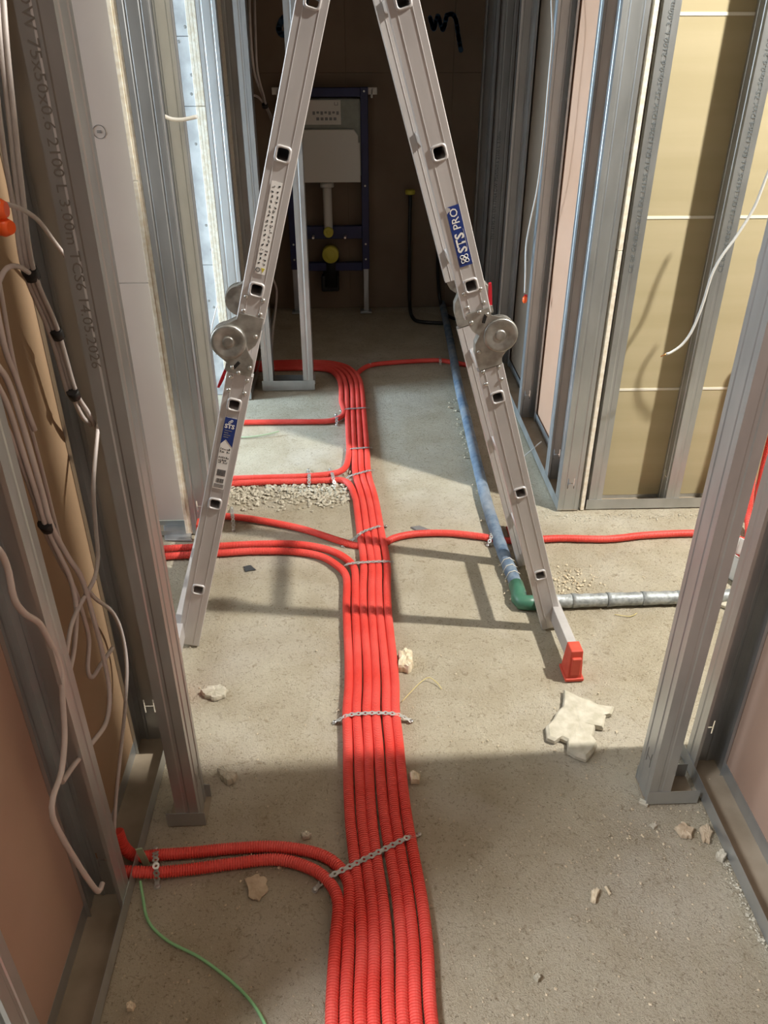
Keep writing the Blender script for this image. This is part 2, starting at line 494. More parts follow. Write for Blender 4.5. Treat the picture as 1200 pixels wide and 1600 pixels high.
# ------------------------------------------------------------------ floor tracks (U profiles)
def track(ax, a, b, c, label, w=.077, h=.04):
    mb = MB()
    p = [(-w/2, h), (-w/2, 0), (w/2, 0), (w/2, h)]
    if ax == 'y': vs = [(c + x, y, z + .003) for y in (a, b) for x, z in p]
    else: vs = [(x2, c + x, z + .003) for x2 in (a, b) for x, z in p]
    mb.add(vs, [(0,1,5,4), (1,2,6,5), (2,3,7,6)])
    me = bpy.data.meshes.new('floor_track'); me.from_pydata(mb.v, [], mb.f); me.update()
    me.materials.append(M_GALV); me.materials.append(M_DUST); me.polygons[1].material_index = 1
    o = place(me, 'floor_track', M_GALV, solid=.001)
    return tag(o, label, 'track')
track('y', -2.0, 1.46, -.514, 'long floor track along the left wall crossed by two red conduits')
track('y', -2.0, 1.35, .807, 'long floor track along the right wall below the brown board')
track('x', -.434, -.350, 1.212, 'short track stub under the left door jamb stud')
track('x', .638, .756, 1.231, 'short track stub under the right door jamb stud')
track('y', 2.497, 5.08, .7675, 'floor track along the right corridor wall beside the blue pipe')
track('x', .835, 2.88, 2.541, 'floor track along the foot of the cream board wall')
track('y', 2.39, 2.74, -.5445, 'short floor track under the left corridor wall end')
track('y', 3.59, 5.08, -.5445, 'floor track of the dim left corridor wall behind the ladder')
track('x', -.462, -.205, 3.734, 'bottom track of the small steel frame in front of the toilet', h=.05)
track('x', -1.8, -.61, 2.412, 'floor track below the pink board wall', w=.07, h=.018)

# ------------------------------------------------------------------ articulated ladder
LA = math.radians(2.05)
LM = T((0, 1.7955, 0)) @ Matrix.Rotation(LA, 4, 'Z')
lad = empty('folding_ladder', LM)
tag(lad, 'aluminium folding ladder standing astride the red conduits with round steel hinges', 'ladder')
WID = .35
def lx(side, z): return (-.294 + .2755*(z-.743)) if side < 0 else (.345 - .2975*(z-.74))
def leg_matrix(side, z, y=0.0):
    # local x outward-normal of the stile (right), y depth, z along stile (up)
    d = Vector((.2755, 0, 1)).normalized() if side < 0 else Vector((-.2975, 0, 1)).normalized()
    xx = Vector((d.z, 0, -d.x))
    M = Matrix(((xx.x, 0, d.x, lx(side, z)), (0, 1, 0, y), (xx.z, 0, d.z, z), (0, 0, 0, 1)))
    return M
def stile_mesh(l0, l1, holes):
    ws = [-.030, -.0162, -.0158, -.0151, -.0147, -.0118, .0118, .0147, .0151, .0158, .0162, .030]
    yo = [0, 0, -.0009, -.0009, 0, 0, 0, 0, -.0009, -.0009, 0, 0]
    zs = [l0]
    for h in holes: zs += [h-.0118, h+.0118]
    zs.append(l1)
    mb = MB(); n = len(ws)
    for face in (0, 1):
        vs = [(x, (yo[i] if face == 0 else .024 - yo[i]), z) for z in zs for i, x in enumerate(ws)]
        fs = []
        for j in range(len(zs)-1):
            for i in range(n-1):
                if j % 2 == 1 and i == 5: continue
                fs.append((j*n+i, j*n+i+1, (j+1)*n+i+1, (j+1)*n+i))
        mb.add(vs, fs)
    # rounded side walls and ends
    for sgn in (-1, 1):
        pr = [(.030, 0), (.0315, .002), (.0315, .022), (.030, .024)]
        vs = [(sgn*x, y, z) for z in (l0, l1) for x, y in pr]
        mb.add(vs, [(i, i+1, 5+i, 4+i) for i in range(3)])
    for z in (l0, l1):
        mb.add([(-.0315, .001, z), (.0315, .001, z), (.0315, .023, z), (-.0315, .023, z)], [(0,1,2,3)])
    me = mb.mesh('stile'); me.materials.append(M_ALU)
    return me
def rsq(r, c, n=4):
    out = []
    for q, (sx, sy) in enumerate(((1,1),(-1,1),(-1,-1),(1,-1))):
        for k in range(n+1):
            a = math.radians(90*q + 90*k/n)
            out.append((sx*(r-c) + c*math.cos(a), sy*(r-c) + c*math.sin(a)))
    return out
def rung_mesh():
    mb = MB()
    o, i_, rg = rsq(.0140, .006), rsq(.0118, .0055), rsq(.0172, .0085)
    n = len(o)
    rings = [(i_, WID/2), (i_, .004), (i_, -.0028), (rsq(.0130, .0062), -.0042), (rsq(.0155, .0075), -.0040), (rg, -.0018), (rg, .0005), (o, .0010), (o, WID/2)]
    for flip in (0, 1):
        vs = []
        for rr, y in rings:
            yy = WID - y if flip else y
            vs += [(x, yy, z) for x, z in rr]
        fs = [(a*n+k, a*n+(k+1) % n, (a+1)*n+(k+1) % n, (a+1)*n+k) for a in range(len(rings)-1) for k in range(n)]
        mb.add(vs, fs, True)
    me = mb.mesh('rung'); me.materials.append(M_ALU)
    return me
RUNG = rung_mesh()
rz = {0: (.203, .471, .742), 1: (1.0155, 1.292, 1.56)}
zr = {0: (.012, .818), 1: (.945, 1.74)}
cosl, cosr = math.cos(math.atan(.2755)), math.cos(math.atan(.2975))
for side in (-1, 1):
    cz = cosl if side < 0 else cosr
    for sec in (0, 1):
        z0, z1 = zr[sec]; zc = rz[sec][1]
        me = stile_mesh((z0-zc)/cz, (z1-zc)/cz, [(z-zc)/cz for z in rz[sec]])
        for y in (0, WID-.024):
            place(me, 'stile', M_ALU, lad, M=leg_matrix(side, zc, y))
        for z in rz[sec]:
            place(RUNG, 'rung', M_ALU, lad, M=leg_matrix(side, z, 0))

# hinges
def rivet_mesh():
    mb = MB(); mb.lathe([(.0052, 0), (.0050, -.0016), (.0038, -.0030), (.0016, -.0038)], 10, Matrix.Identity(4))
    me = mb.mesh('rivet'); me.materials.append(M_RIVET); return me
RIV = rivet_mesh()
def arc(cx, cz, r, a0, a1, n=14):
    return [(cx + r*math.cos(math.radians(a0+(a1-a0)*k/n)), cz + r*math.sin(math.radians(a0+(a1-a0)*k/n))) for k in range(n+1)]
def hinge(side, yface, out, front_low):
    # out: -1 the front plate lies toward the camera, +1 away; geometry in the stile frame, centre z=.889
    hz = .889
    M = leg_matrix(side, hz, yface)
    h = empty('hinge', M); h.parent = lad
    s = side                              # outward direction in local x
    cx = s * .0395
    e = out
    f = 1 if front_low else -1            # front plate belongs to the lower (1) or upper (-1) stile
    def P(poly): return [(s*x, f*z) for x, z in poly]
    def plate(poly, a, b, name, m=M_HINGE):
        mb = MB(); mb.prism(P(poly), e*a, e*b); return mb.build(name, m, h, bevel=.0012)
    # coordinates with x outward, z toward the back plate's stile (z negative = front plate's stile)
    front = [(-.026, -.072), (.027, -.072)] + [(.030, -.052), (.046, -.044), (.063, -.034)] + arc(.0395, 0, .0415, -55, 180, 18) + [(-.010, -.016), (-.022, -.030), (-.026, -.045)]
    plate(front, .0015, .0062, 'front_plate')
    back = [(.029, .072), (-.028, .072), (-.028, .030), (-.022, .004), (.0, -.024), (.0395, -.0395)] + arc(.0395, 0, .0395, -60, 62, 12) + [(.043, .046), (.031, .056)]
    plate(back, -.026, -.001, 'back_plate')
    plate(back, -.001, .0030, 'cover_plate')
    core = arc(.0395, 0, .0400, 0, 345, 23)
    plate(core, -.028, .0015, 'hinge_core')
    # embossed disc on the front plate
    mb = MB()
    D = T((cx, e*.0060, 0))
    if e > 0: D = D @ R('Z', 180)
    mb.lathe([(.0408, .001), (.0402, -.0030), (.0375, -.0046), (.0320, -.0042), (.0205, -.0018), (.0150, -.0006), (.0124, -.0012), (.0118, -.0032), (.0100, -.0037), (.002, -.0037)], 28, D)
    mb.build('disc', M_HINGE, h)
    # curved pressed rib and lock slot on the front plate
    rib = [(s*x, e*.0064, f*z) for x, z in arc(.0395, -.055, .030, 40, 140, 10)]
    mb = MB(); mb.tube(rib, .0016, 6); mb.build('pressed_rib', M_HINGE, h)
    mb = MB(); mb.box((-.0035, -.0022, -.010), (.0035, .0022, .010), T((s*.012, e*.0068, f*-.050)) @ R('Y', 30)); mb.build('lock_slot', M_BLACK, h)
    RM = R('Z', 180) if e > 0 else Matrix.Identity(4)
    for x, z, d in ((-.019, -.050, .006), (.020, -.058, .006), (-.018, .026, .003), (.004, -.068, .006),
                    (-.019, -.085, 0), (.019, -.085, 0), (-.019, -.118, 0), (.019, -.118, 0),
                    (-.019, .078, 0), (.019, .078, 0), (-.019, .111, 0), (.019, .111, 0)):
        place(RIV, 'rivet', M_RIVET, h, M=T((s*x, e*d, f*z)) @ RM)
    # red release lever on the outer edge
    lev = [(.030, -.060), (.036, -.064), (.045, -.108), (.047, -.122), (.041, -.121), (.034, -.096)]
    mb = MB(); mb.prism(P(lev), e*-.016, e*-.006); mb.build('release_lever', M_LEVER, h, bevel=.001)
    clip = [(.024, -.052), (.037, -.056), (.037, -.072), (.028, -.074)]
    mb = MB(); mb.prism(P(clip), e*-.022, e*-.002); mb.build('lever_clip', M_HINGE, h, bevel=.001)
for side, low in ((-1, True), (1, False)):
    hinge(side, 0.0, -1, low)
    hinge(side, WID, 1, low)
# top joint where the two halves meet
for y, e in ((0, -1), (WID, 1)):
    zt = 1.835
    M = T(((lx(-1, zt)+lx(1, zt))/2, y, zt))
    h = empty('top_hinge', M); h.parent = lad
    mb = MB(); mb.lathe([(.045, -.004), (.045, .028)], 24, Matrix.Identity(4) if e < 0 else R('Z', 180)); mb.build('disc', M_HINGE, h)
    for sd in (-1, 1):
        mb = MB(); mb.prism([(-.026, -.12), (.026, -.12), (.026, .0), (-.026, .0)], -.003*1, .004, R('Y', -15.4*sd if sd < 0 else 0) if sd < 0 else R('Y', 0))
        o = mb.build('hinge_arm', M_HINGE, h)
        o.matrix_local = T((0, 0 if e < 0 else 0, 0)) @ R('Y', 15.4 if sd < 0 else -16.6)

# stabiliser bars on the floor with red end caps
for side in (-1, 1):
    x = -.512 if side < 0 else .566
    b = empty('stabiliser', T((x, 0, 0))); b.parent = lad
    mb = MB(); mb.box((-.013, -.195, .036), (.013, WID+.195, .088)); mb.build('stabiliser_bar', M_ALU, b, bevel=.002)
    for y0, sg in ((-.215, 1), (WID+.215, -1)):
        Mx = T((0, y0, 0)) @ (R('Z', 180) if sg < 0 else Matrix.Identity(4))
        mb = MB()
        a = [(-.021, 0, .0005), (.021, 0, .0005), (.0165, .008, .098), (-.0165, .008, .098)]
        c = [(-.023, .058, .0005), (.023, .058, .0005), (.0165, .050, .098), (-.0165, .050, .098)]
        mb.add([Mx @ Vector(p) for p in a + c], [(0,1,2,3), (7,6,5,4), (0,4,5,1), (1,5,6,2), (2,6,7,3), (3,7,4,0)])
        mb.box((-.026, -.004, .0005), (.026, .062, .011), Mx)
        mb.box((-.013, -.002, .020), (.013, .012, .078), Mx)
        mb.build('end_cap', M_REDCAP, b, bevel=.003)

# stickers on the ladder (flat print)
def sticker_frame(side, zc, name):
    M = leg_matrix(side, zc, -.0016)
    e = empty(name, M); e.parent = lad
    return e
def card(parent, x0, x1, z0, z1, m, name, d=.0004, y=0):
    mb = MB(); mb.box((x0, y-d, z0), (x1, y, z1)); return mb.build(name, m, parent)
st = sticker_frame(1, 1.124, 'brand_sticker')
card(st, -.0145, .0145, -.066, .066, M_SBLUE, 'blue_backing')
TM = T((.0100, -.0008, -.036)) @ R('X', 90) @ R('Z', 90)
print_text(st, 'STS', .0285, TM, M_SWHITE, .0008, 'printed_word')
print_text(st, 'PRO', .0240, T((.0080, -.0008, .0150)) @ R('X', 90) @ R('Z', 90), M_SWHITE, .0002, 'printed_word')
mb = MB(); mb.prism([(-.0150, .052), (-.0105, .0555), (-.006, .0575), (-.0055, .0625), (-.0125, .067), (-.0150, .067)], -.0016, -.0010); mb.build('torn_corner', M_ALU, st)
card(st, .0115, .0120, -.030, .014, M_SWHITE, 'small_print', y=-.0006)
def ring(parent, cx, cz, rx, rz_, rot, r, m, name):
    pts = [Vector((cx + rx*math.cos(t)*math.cos(rot) - rz_*math.sin(t)*math.sin(rot), -.0008, cz + rx*math.cos(t)*math.sin(rot) + rz_*math.sin(t)*math.cos(rot))) for t in [2*math.pi*k/20 for k in range(21)]]
    mb = MB(); mb.tube(pts, r, 5, cap=False); return mb.build(name, m, parent)
for sgn in (-1, 1):
    ring(st, sgn*.0028, -.050 + sgn*.0028, .0070, .0042, math.radians(50), .0009, M_SWHITE, 'emblem_loop')
    ring(st, sgn*.0028, -.050 - sgn*.0028, .0070, .0042, math.radians(-40), .0009, M_SWHITE, 'emblem_loop')
# data sticker on the lower left stile
st = sticker_frame(-1, .612, 'data_sticker')
card(st, -.0145, .0145, -.1, .1, M_SWHITE, 'white_backing')
mb = MB(); mb.prism([(-.0145, .1), (.0145, .1), (.0145, .022), (-.004, .041), (-.0145, .027)], -.0009, -.0004); mb.build('blue_panel', M_SBLUE, st)
print_text(st, 'STS', .0155, T((-.0125, -.0012, .072)) @ R('X', 90), M_SWHITE, .0006, 'printed_word')
for sgn in (-1, 1):
    ring(st, sgn*.0014, .0895 + sgn*.0014, .0040, .0025, math.radians(45), .0006, M_SWHITE, 'emblem_loop')
mb = MB()
for k, (z, w_) in enumerate(((.064, .018), (.058, .010), (.052, .016), (.046, .012))): mb.box((-.011, -.0012, z), (-.011+w_, -.0009, z+.0018))
mb.build('small_print', M_SGREY, st)
mb = MB()
for z in (.012, .004, -.012, -.020, -.026):
    for k in range(6):
        if random.random() < .8: mb.box((-.012+.0041*k, -.0008, z), (-.012+.0041*k+random.uniform(.0015, .0034), -.0004, z+random.uniform(.002, .0055)))
for k in range(9): mb.box((-.010, -.0008, -.046-.0020*k), (.011, -.0004, -.0448-.0020*k))
for k in range(14): mb.box((-.008+.0013*k, -.0008, -.082), (-.008+.0013*k+random.choice((.0004, .0008)), -.0004, -.070))
for k in range(3): mb.box((-.012, -.0008, -.088-.004*k), (.012, -.0004, -.0865-.004*k))
mb.build('black_print', M_INK, st)
# pictogram sticker on the upper left stile
st = sticker_frame(-1, 1.145, 'pictogram_sticker')
card(st, -.0115, .0115, -.098, .098, M_SWHITE, 'white_backing')
mb = MB()
for k in range(17):
    z = .088 - k*.0102
    for x in (-.0055, .0055):
        for q in range(3):
            a, b = x + random.uniform(-.0035, .001), z + random.uniform(-.0035, .001)
            mb.box((a, -.0008, b), (a+random.uniform(.001, .0035), -.0004, b+random.uniform(.001, .0035)))
mb.build('black_print', M_INK, st)
mb = MB(); mb.prism([(.001, -.084), (.0095, -.084), (.0052, -.0945)], -.0009, -.0004); mb.build('warning_triangle', M_YEL, st)
ring(st, -.0055, -.089, .0044, .0044, 0, .0008, M_INK, 'mandatory_sign')

# ------------------------------------------------------------------ red corrugated conduits
RAD = .0123; PIT = .0249
edge_px = [(1600,685),(1450,675),(1350,657),(1250,640),(1180,634),(1110,626),(1050,624),(940,612),(880,610),(840,603),(780,592),(740,580),(700,577),(640,572),(606,569)]
base = [Vector((.150, .15, RAD)), Vector((.138, .45, RAD))] + [gp(u, v, RAD) for v, u in edge_px]
base += [gp(563, 588, RAD), gp(548, 574, RAD), gp(520, 566, RAD), gp(470, 564, RAD), gp(400, 566, RAD), gp(330, 570, RAD), gp(270, 575, RAD)]
BASE = crom(base, .02)
def offset(k, y_from=None, y_to=None, a=None, b=None):
    # bundle slot k counted from the right edge, as a slice of the run; y limits along the straight part
    d = (k + .5) * PIT
    out = []
    n = len(BASE)
    for i, p in enumerate(BASE):
        t = BASE[min(i+1, n-1)] - BASE[max(i-1, 0)]
        nrm = Vector((-t.y, t.x, 0)).normalized()
        q = p + nrm * d
        out.append((p, q))
    bend = next(i for i, p in enumerate(BASE) if p.y > 3.70)
    res = []
    for i, (p, q) in enumerate(out):
        if y_from is not None and i <= bend and p.y < y_from: continue
        if y_to is not None and (p.y > y_to or i > bend): continue
        j = .0042 * noise.noise(Vector((k*5.37, p.y*2.4, .5)))
        res.append(q + Vector((j, 0, 0)))
    return res[::5] + ([res[-1]] if (len(res)-1) % 5 else [])
def Yv(v): return gp(600, v, RAD).y
def conduit(pts, label, r=RAD, group='red corrugated conduits on the floor'):
    # ribs: flat crest, narrow valley, 5.4 mm apart
    base_ = resample(crom(pts, .01), .0054)
    P, rad = [], []
    for a_, b_ in zip(base_, base_[1:]):
        for t_, q_ in ((0, 0), (.52, 0), (.62, .0019), (.90, .0019)):
            P.append(a_.lerp(b_, t_)); rad.append(r - q_)
    mb = MB(); mb.tube(P, r, 14, True, rad)
    me = bpy.data.meshes.new('corrugated_conduit')
    me.from_pydata(mb.v, [], mb.f); me.update()
    o = place(me, 'corrugated_conduit', M_RED)
    return tag(o, label, 'conduit', group)
def G(u, v, z=RAD): return gp(u, v, z)
A = 'red corrugated conduit '
conduit(offset(0), A + 'on the right edge of the long bundle')
conduit(offset(1), A + 'second from the right edge of the long bundle')
conduit(offset(2), A + 'third from the right edge of the long bundle')
# fourth slot, lower run: turns left at the rubble strip
conduit(offset(3, None, Yv(775)) + [G(546,757), G(531,750), G(505,751), G(470,752), G(420,753), G(360,756), G(300,760)], A + 'turning left at the rubble strip, nearer of the twisted pair')
conduit([G(300,751), G(360,748), G(420,746), G(470,744.5), G(505,742), G(528,738), G(541,728)] + offset(3, Yv(708)), A + 'from the far bundle, farther of the twisted pair at the rubble')
conduit([G(300,663), G(380,660), G(450,659), G(505,658.5), G(526,655), G(538,645)] + offset(4, Yv(628)), A + 'single far left branch behind the ladder label')
conduit(offset(4, None, Yv(915)) + [G(553,887), G(535,869), G(505,857), G(460,850), G(400,850), G(345,853), G(262,857), G(190,861), G(120,864)], A + 'upper one of the pair bending left below the ladder legs')
conduit(offset(5, None, Yv(935)) + [G(541,902), G(527,884), G(500,869), G(460,862), G(400,861), G(345,864), G(262,869), G(190,873), G(120,877)], A + 'lower one of the pair bending left below the ladder legs')
conduit(offset(6, None, Yv(1425)) + [G(545,1382), G(525,1350), G(490,1332), G(430,1323), G(360,1326), G(300,1332), G(245,1336), G(212,1338,.017), G(193,1322,.045), G(183,1296,.09)], A + 'of the near left pair that turns up beside the stud')
conduit(offset(7, None, Yv(1455)) + [G(528,1408), G(510,1374), G(478,1354), G(430,1343), G(360,1350), G(300,1358), G(245,1363,.02), G(205,1362,.03), G(165,1361,.035)], A + 'of the near left pair lying lowest on the floor')
conduit([G(300,802), G(357,807), G(400,812), G(470,826), G(530,845), G(560,853,.006), G(595,852,.006), G(615,841), G(650,834), G(700,833), G(750,838), G(775,843,.006), G(800,845,.006), G(835,843), G(880,841), G(950,842), G(1010,836), G(1080,833), G(1130,836), G(1165,846), G(1185,850)], A + 'crossing under the bundle from left to right')
conduit([G(556,590,.004), G(562,580), G(580,570.5), G(620,566), G(680,563), G(706,566), G(740,572,.008)], A + 'thin dark far branch running right to the blue pipe')
# bunch coming down the right wall behind the jamb stud
conduit([Vector((1.40, 2.46, .75)), Vector((1.40, 2.455, .45)), Vector((1.385, 2.43, .22)), Vector((1.37, 2.36, .06)), Vector((1.34, 2.27, .014)), Vector((1.28, 2.21, .013)), Vector((1.24, 2.10, .013))], 'red corrugated conduit dropping down the wall at the right edge')
conduit([Vector((1.44, 2.465, .75)), Vector((1.435, 2.46, .45)), Vector((1.425, 2.44, .20)), Vector((1.41, 2.38, .05)), Vector((1.40, 2.25, .014)), Vector((1.43, 2.08, .013))], 'red corrugated conduit farthest right on the cream wall')

# ------------------------------------------------------------------ perforated straps
def strap(pts, label, wdt=.0072, group='perforated metal fixing straps'):
    P = resample(crom(pts, .003), .0172)
    if len(P) < 2: P = [Vector(p) for p in pts]
    mb = MB(); n = 10
    for i, p in enumerate(P):
        t = (P[min(i+1, len(P)-1)] - P[max(i-1, 0)]).normalized()
        side = t.cross(Vector((0, 0, 1)))
        if side.length < .1: side = Vector((0, 1, 0))
        side.normalize(); nr = side.cross(t).normalized()
        for lay, off in ((0, .0005), (1, -.0005)):
            vs = []
            for rr in (wdt, .0029):
                for k in range(n):
                    a = 2*math.pi*k/n
                    vs.append(p + t*(rr*math.cos(a)) + side*(rr*math.sin(a)) + nr*off)
            mb.add(vs, [(k, (k+1) % n, n+(k+1) % n, n+k) for k in range(n)])
        b = len(mb.v)
        mb.f += [(b-4*n+k, b-4*n+(k+1) % n, b-2*n+(k+1) % n, b-2*n+k) for k in range(n)]; mb.sm += [False]*n
        if i < len(P)-1:
            q = P[i+1]; d = (q - p)
            a_, c_ = p + d*.3, q - d*.3
            for o_ in (.0006, -.0006):
                mb.add([a_ + side*.0046 + nr*o_, a_ - side*.0046 + nr*o_, c_ - side*.0046 + nr*o_, c_ + side*.0046 + nr*o_], [(0,1,2,3)])
    me = bpy.data.meshes.new('fixing_strap'); me.from_pydata(mb.v, [], mb.f); me.update()
    o = place(me, 'strap_band', M_STRAP)
    e = empty('fixing_strap'); o.parent = e
    for p in (pts[0], pts[-1]):
        p = Vector(p)
        m2 = MB(); m2.lathe([(.0055, 0), (.0055, .0022), (.003, .004)], 8, T((p.x, p.y, max(p.z, .001))) @ R('X', 90))
        m2.build('screw', M_RIVET, e)
    return tag(e, label, 'strap', group)
ZT = 2*RAD + .0012
strap([G(492,1390,.002), G(505,1376,.014), G(522,1366,ZT), G(560,1347,ZT), G(600,1327,ZT), G(638,1308,ZT), G(648,1305,.012), G(655,1304,.002)], 'long perforated strap laid diagonally over the near end of the bundle')
strap([G(523,1128,.002), G(535,1122,.016), G(545,1117,ZT), G(580,1114,ZT), G(615,1115,ZT), G(628,1119,.016), G(643,1127,.002)], 'perforated strap across six conduits between the loose plaster chunks')
strap([G(533,887,.002), G(545,881,ZT), G(575,878,ZT), G(606,877,ZT), G(613,878,.010)], 'perforated strap where the left pair joins the bundle')
strap([G(536,853,.002), G(553,842,.018), G(565,832,ZT), G(580,826,ZT), G(593,822,ZT), G(603,822,.004)], 'slanting perforated strap over the crossing conduit')
strap([G(536,752,.002), G(546,744,ZT), G(562,739,ZT), G(577,735,ZT), G(583,735,.008)], 'perforated strap at the end of the rubble strip')
strap([G(541,703,.006), G(549,701,ZT), G(563,700,ZT), G(575,699,ZT), G(580,700,.006)], 'perforated strap halfway up the far bundle')
strap([G(533,642,.006), G(541,639,ZT), G(556,638,ZT), G(570,637,ZT), G(576,638,.006)], 'farthest perforated strap across the bundle')
strap([G(246,1386,.002), G(245,1374,.014), G(244,1356,.045), G(243,1338,.038), G(243,1326,.010)], 'short perforated strap on the near left pair')
strap([G(483,760,.002), G(483,750,ZT), G(483,742,ZT), G(482,734,.002)], 'short strap at the left of the twisted pair')
strap([G(524,760,.002), G(521,749,ZT), G(519,740,ZT), G(516,733,.002)], 'short strap at the right of the twisted pair')
strap([G(365,828,.002), G(364,812,ZT), G(363,803,ZT), G(362,794,.002)], 'short strap beside the left ladder leg')
strap([G(526,664,.002), G(526,654,ZT), G(525,648,.006)], 'short strap on the single far left branch')
strap([G(762,852,.002), G(767,841,ZT), G(770,831,ZT), G(775,826,.004)], 'short strap beside the blue pipe')
strap([G(578,574,.002), G(578,567,ZT), G(577,563,.004)], 'small strap at the left of the dark far branch')
strap([G(688,569,.002), G(688,562,ZT), G(687,558,.004)], 'small strap at the right of the dark far branch')

# ------------------------------------------------------------------ insulated water pipe
pe = empty('insulated_pipe'); tag(pe, 'insulated pipe with blue sleeve, green elbow and grey foil sleeve on the floor', 'pipe')
PR = .021
pa = [G(690,470,PR), G(703,530,PR), G(716,600,PR), G(728,650,PR), G(742,710,PR), G(762,790,PR), G(785,860,PR), G(803,905,PR), G(813,932,PR)]
mb = MB(); P = resample(crom(pa, .01), .012)
mb.tube(P, PR, 14, True, [PR + .0016*noise.noise(Vector((p.x*20, p.y*30, 0))) for p in P]); mb.build('blue_sleeve', M_SLEEVE, pe)
e0 = gp(815, 941, PR); e1 = gp(1165, 930, PR)
mb = MB(); q0 = P[-6]; mb.tube([q0, q0.lerp(e0, .5), e0 + Vector((-.006, .02, 0)), e0, e0 + Vector((.022, -.004, 0)), e0 + Vector((.05, -.002, 0))], .021, 14, True, [.0235, .0235, .0235, .0245, .0235, .0235]); mb.build('elbow', M_GREEN, pe)
s0 = e0 + Vector((.045, 0, 0))
n_ = 6
for k in range(n_):
    a, b = s0.lerp(e1, k/n_), s0.lerp(e1, (k+1)/n_ + .012)
    pts = [a.lerp(b, j/8) for j in range(9)]
    mb = MB(); mb.tube(pts, PR, 14, True, [PR + .0010*math.sin(j*2.1+k) + (.0016 if j < 2 else 0) for j in range(9)]); mb.build('foil_sleeve', M_FOIL, pe)
mb = MB(); mb.tube([e1 + Vector((-.02, 0, 0)), e1 + Vector((.005, 0, 0)), e1 + Vector((.04, 0, 0)), e1 + Vector((.09, 0, 0))], .0255, 14, True, [.024, .0265, .0265, .0245]); mb.build('coupling', M_GREEN, pe)
mb = MB(); mb.tube([e1 + Vector((.08, 0, 0)), e1 + Vector((.4, 0, 0))], .016, 12); mb.build('pipe_end', M_GREEN, pe)
mb = MB()
for k in range(3): c = P[-9-3*k]; mb.tube([c + Vector((-.0245, 0, -.004)), c + Vector((-.014, .004, .019)), c + Vector((.004, .006, .0235)), c + Vector((.022, .01, .008))], .0018, 5)
mb.build('tape_wrap', M_WPL, pe)

# black pipes beside the toilet
be = empty('black_pipe'); tag(be, 'thin black water pipe bent along the floor right of the toilet frame', 'pipe')
mb = MB(); mb.tube(crom([yp(641,302,5.03), yp(640,380,5.03), yp(640,470,5.03), gp(645,496,.02), gp(660,503,.012), gp(700,505,.012)], .02), .011, 10); mb.build('pipe_run', M_BLACK, be)
mb = MB(); c = yp(641, 300, 5.03); mb.lathe([(.028, -.012), (.03, 0), (.028, .012)], 12, T(c) @ R('X', 90)); mb.build('valve_cap', M_YEL, be)
be2 = MB(); be2.tube(crom([yp(683, 330, 5.06), yp(684, 420, 5.06), yp(688, 470, 5.05), gp(698, 492, .012), gp(724, 502, .012)], .02), .010, 10)
tag(be2.build('black_pipe', M_BLACK), 'thin black pipe against the right corridor wall behind the ladder', 'pipe')

# ------------------------------------------------------------------ toilet installation frame
we = empty('toilet_frame', T((-.147, 5.0, 0))); tag(we, 'dark blue toilet installation frame with white cistern against the back wall', 'toilet frame')
def wb(lo, hi, m, name, parent=we, bevel=.003):
    mb = MB(); mb.box(lo, hi); return mb.build(name, m, parent, bevel=bevel)
for s in (-1, 1):
    a, b = sorted((s*.197, s*.240))
    po_ = wb((a, -.02, .27), (b, .02, 1.26), M_BLUE, 'post')
    a2, b2 = sorted((s*.203, s*.234))
    wb((a2, -.014, .012), (b2, .014, .285), M_GALV, 'foot')
    a3, b3 = sorted((s*.180, s*.250)); wb((a3, -.05, .003), (b3, .03, .012), M_GALV, 'foot_plate')
    a4, b4 = sorted((s*.240, s*.292)); wb((a4, .0, 1.222), (b4, .014, 1.258), M_WPL, 'wall_bracket')
    wb((s*.262-.006, .0, 1.205), (s*.262+.006, .088, 1.25), M_WPL, 'wall_bracket')
    for z in (.33, .42, .75, 1.24):
        mb = MB(); mb.lathe([(.006, 0), (.005, -.004)], 8, T((s*.218, -.0195, z))); mb.build('bolt', M_RIVET, we)
wb((-.197, -.02, 1.212), (.197, .02, 1.258), M_BLUE, 'top_beam')
wb((-.197, -.02, .452), (.197, .02, .525), M_BLUE, 'mounting_beam')
wb((-.197, -.02, .262), (.197, .02, .310), M_BLUE, 'lower_beam')
wb((-.197, -.035, .80), (.197, .06, 1.205), M_TANK, 'cistern_body', bevel=.012)
mb = MB(); mb.prism([(-.192, .775), (.192, .775), (.192, .985), (.182, .985), (.182, 1.02), (.158, 1.052), (-.158, 1.052), (-.192, 1.02)], -.062, -.035); mb.build('cistern_cover', M_WPL, we, bevel=.004)
lp_ = wb((-.12, -.040, 1.075), (.088, -.034, 1.198), M_WPL, 'label_plate', bevel=.002)
mb = MB()
for k in range(7): mb.box((-.07+.022*k, -.0412, 1.125 + .006*(k % 2)), (-.056+.022*k, -.0398, 1.142))
for k in range(5): mb.box((-.05+.024*k, -.0412, 1.097), (-.034+.024*k, -.0398, 1.112))
mb.box((.052, -.0412, 1.172), (.055, -.0398, 1.188)); mb.box((.070, -.0412, 1.172), (.073, -.0398, 1.188)); mb.box((.052, -.0412, 1.172), (.073, -.0398, 1.175))
mb.build('printed_marks', M_SGREY, we)
mb = MB(); mb.lathe([(.040, -.02), (.040, 0), (.028, .006)], 16, T((-.004, -.02, .765)) @ R('X', 90)); mb.build('pipe_collar', M_WPL, we)
mb = MB(); mb.tube([(-.004, -.02, .77), (-.004, -.02, .62), (-.004, -.02, .54), (-.004, -.03, .505)], .026, 16); mb.build('flush_pipe', M_WPL, we)
mb = MB(); mb.lathe([(.030, 0), (.030, -.03), (.024, -.034), (.018, -.030), (.012, -.03), (.010, -.037), (.002, -.038)], 20, T((-.004, -.03, .497))); mb.build('small_cap', M_YEL, we)
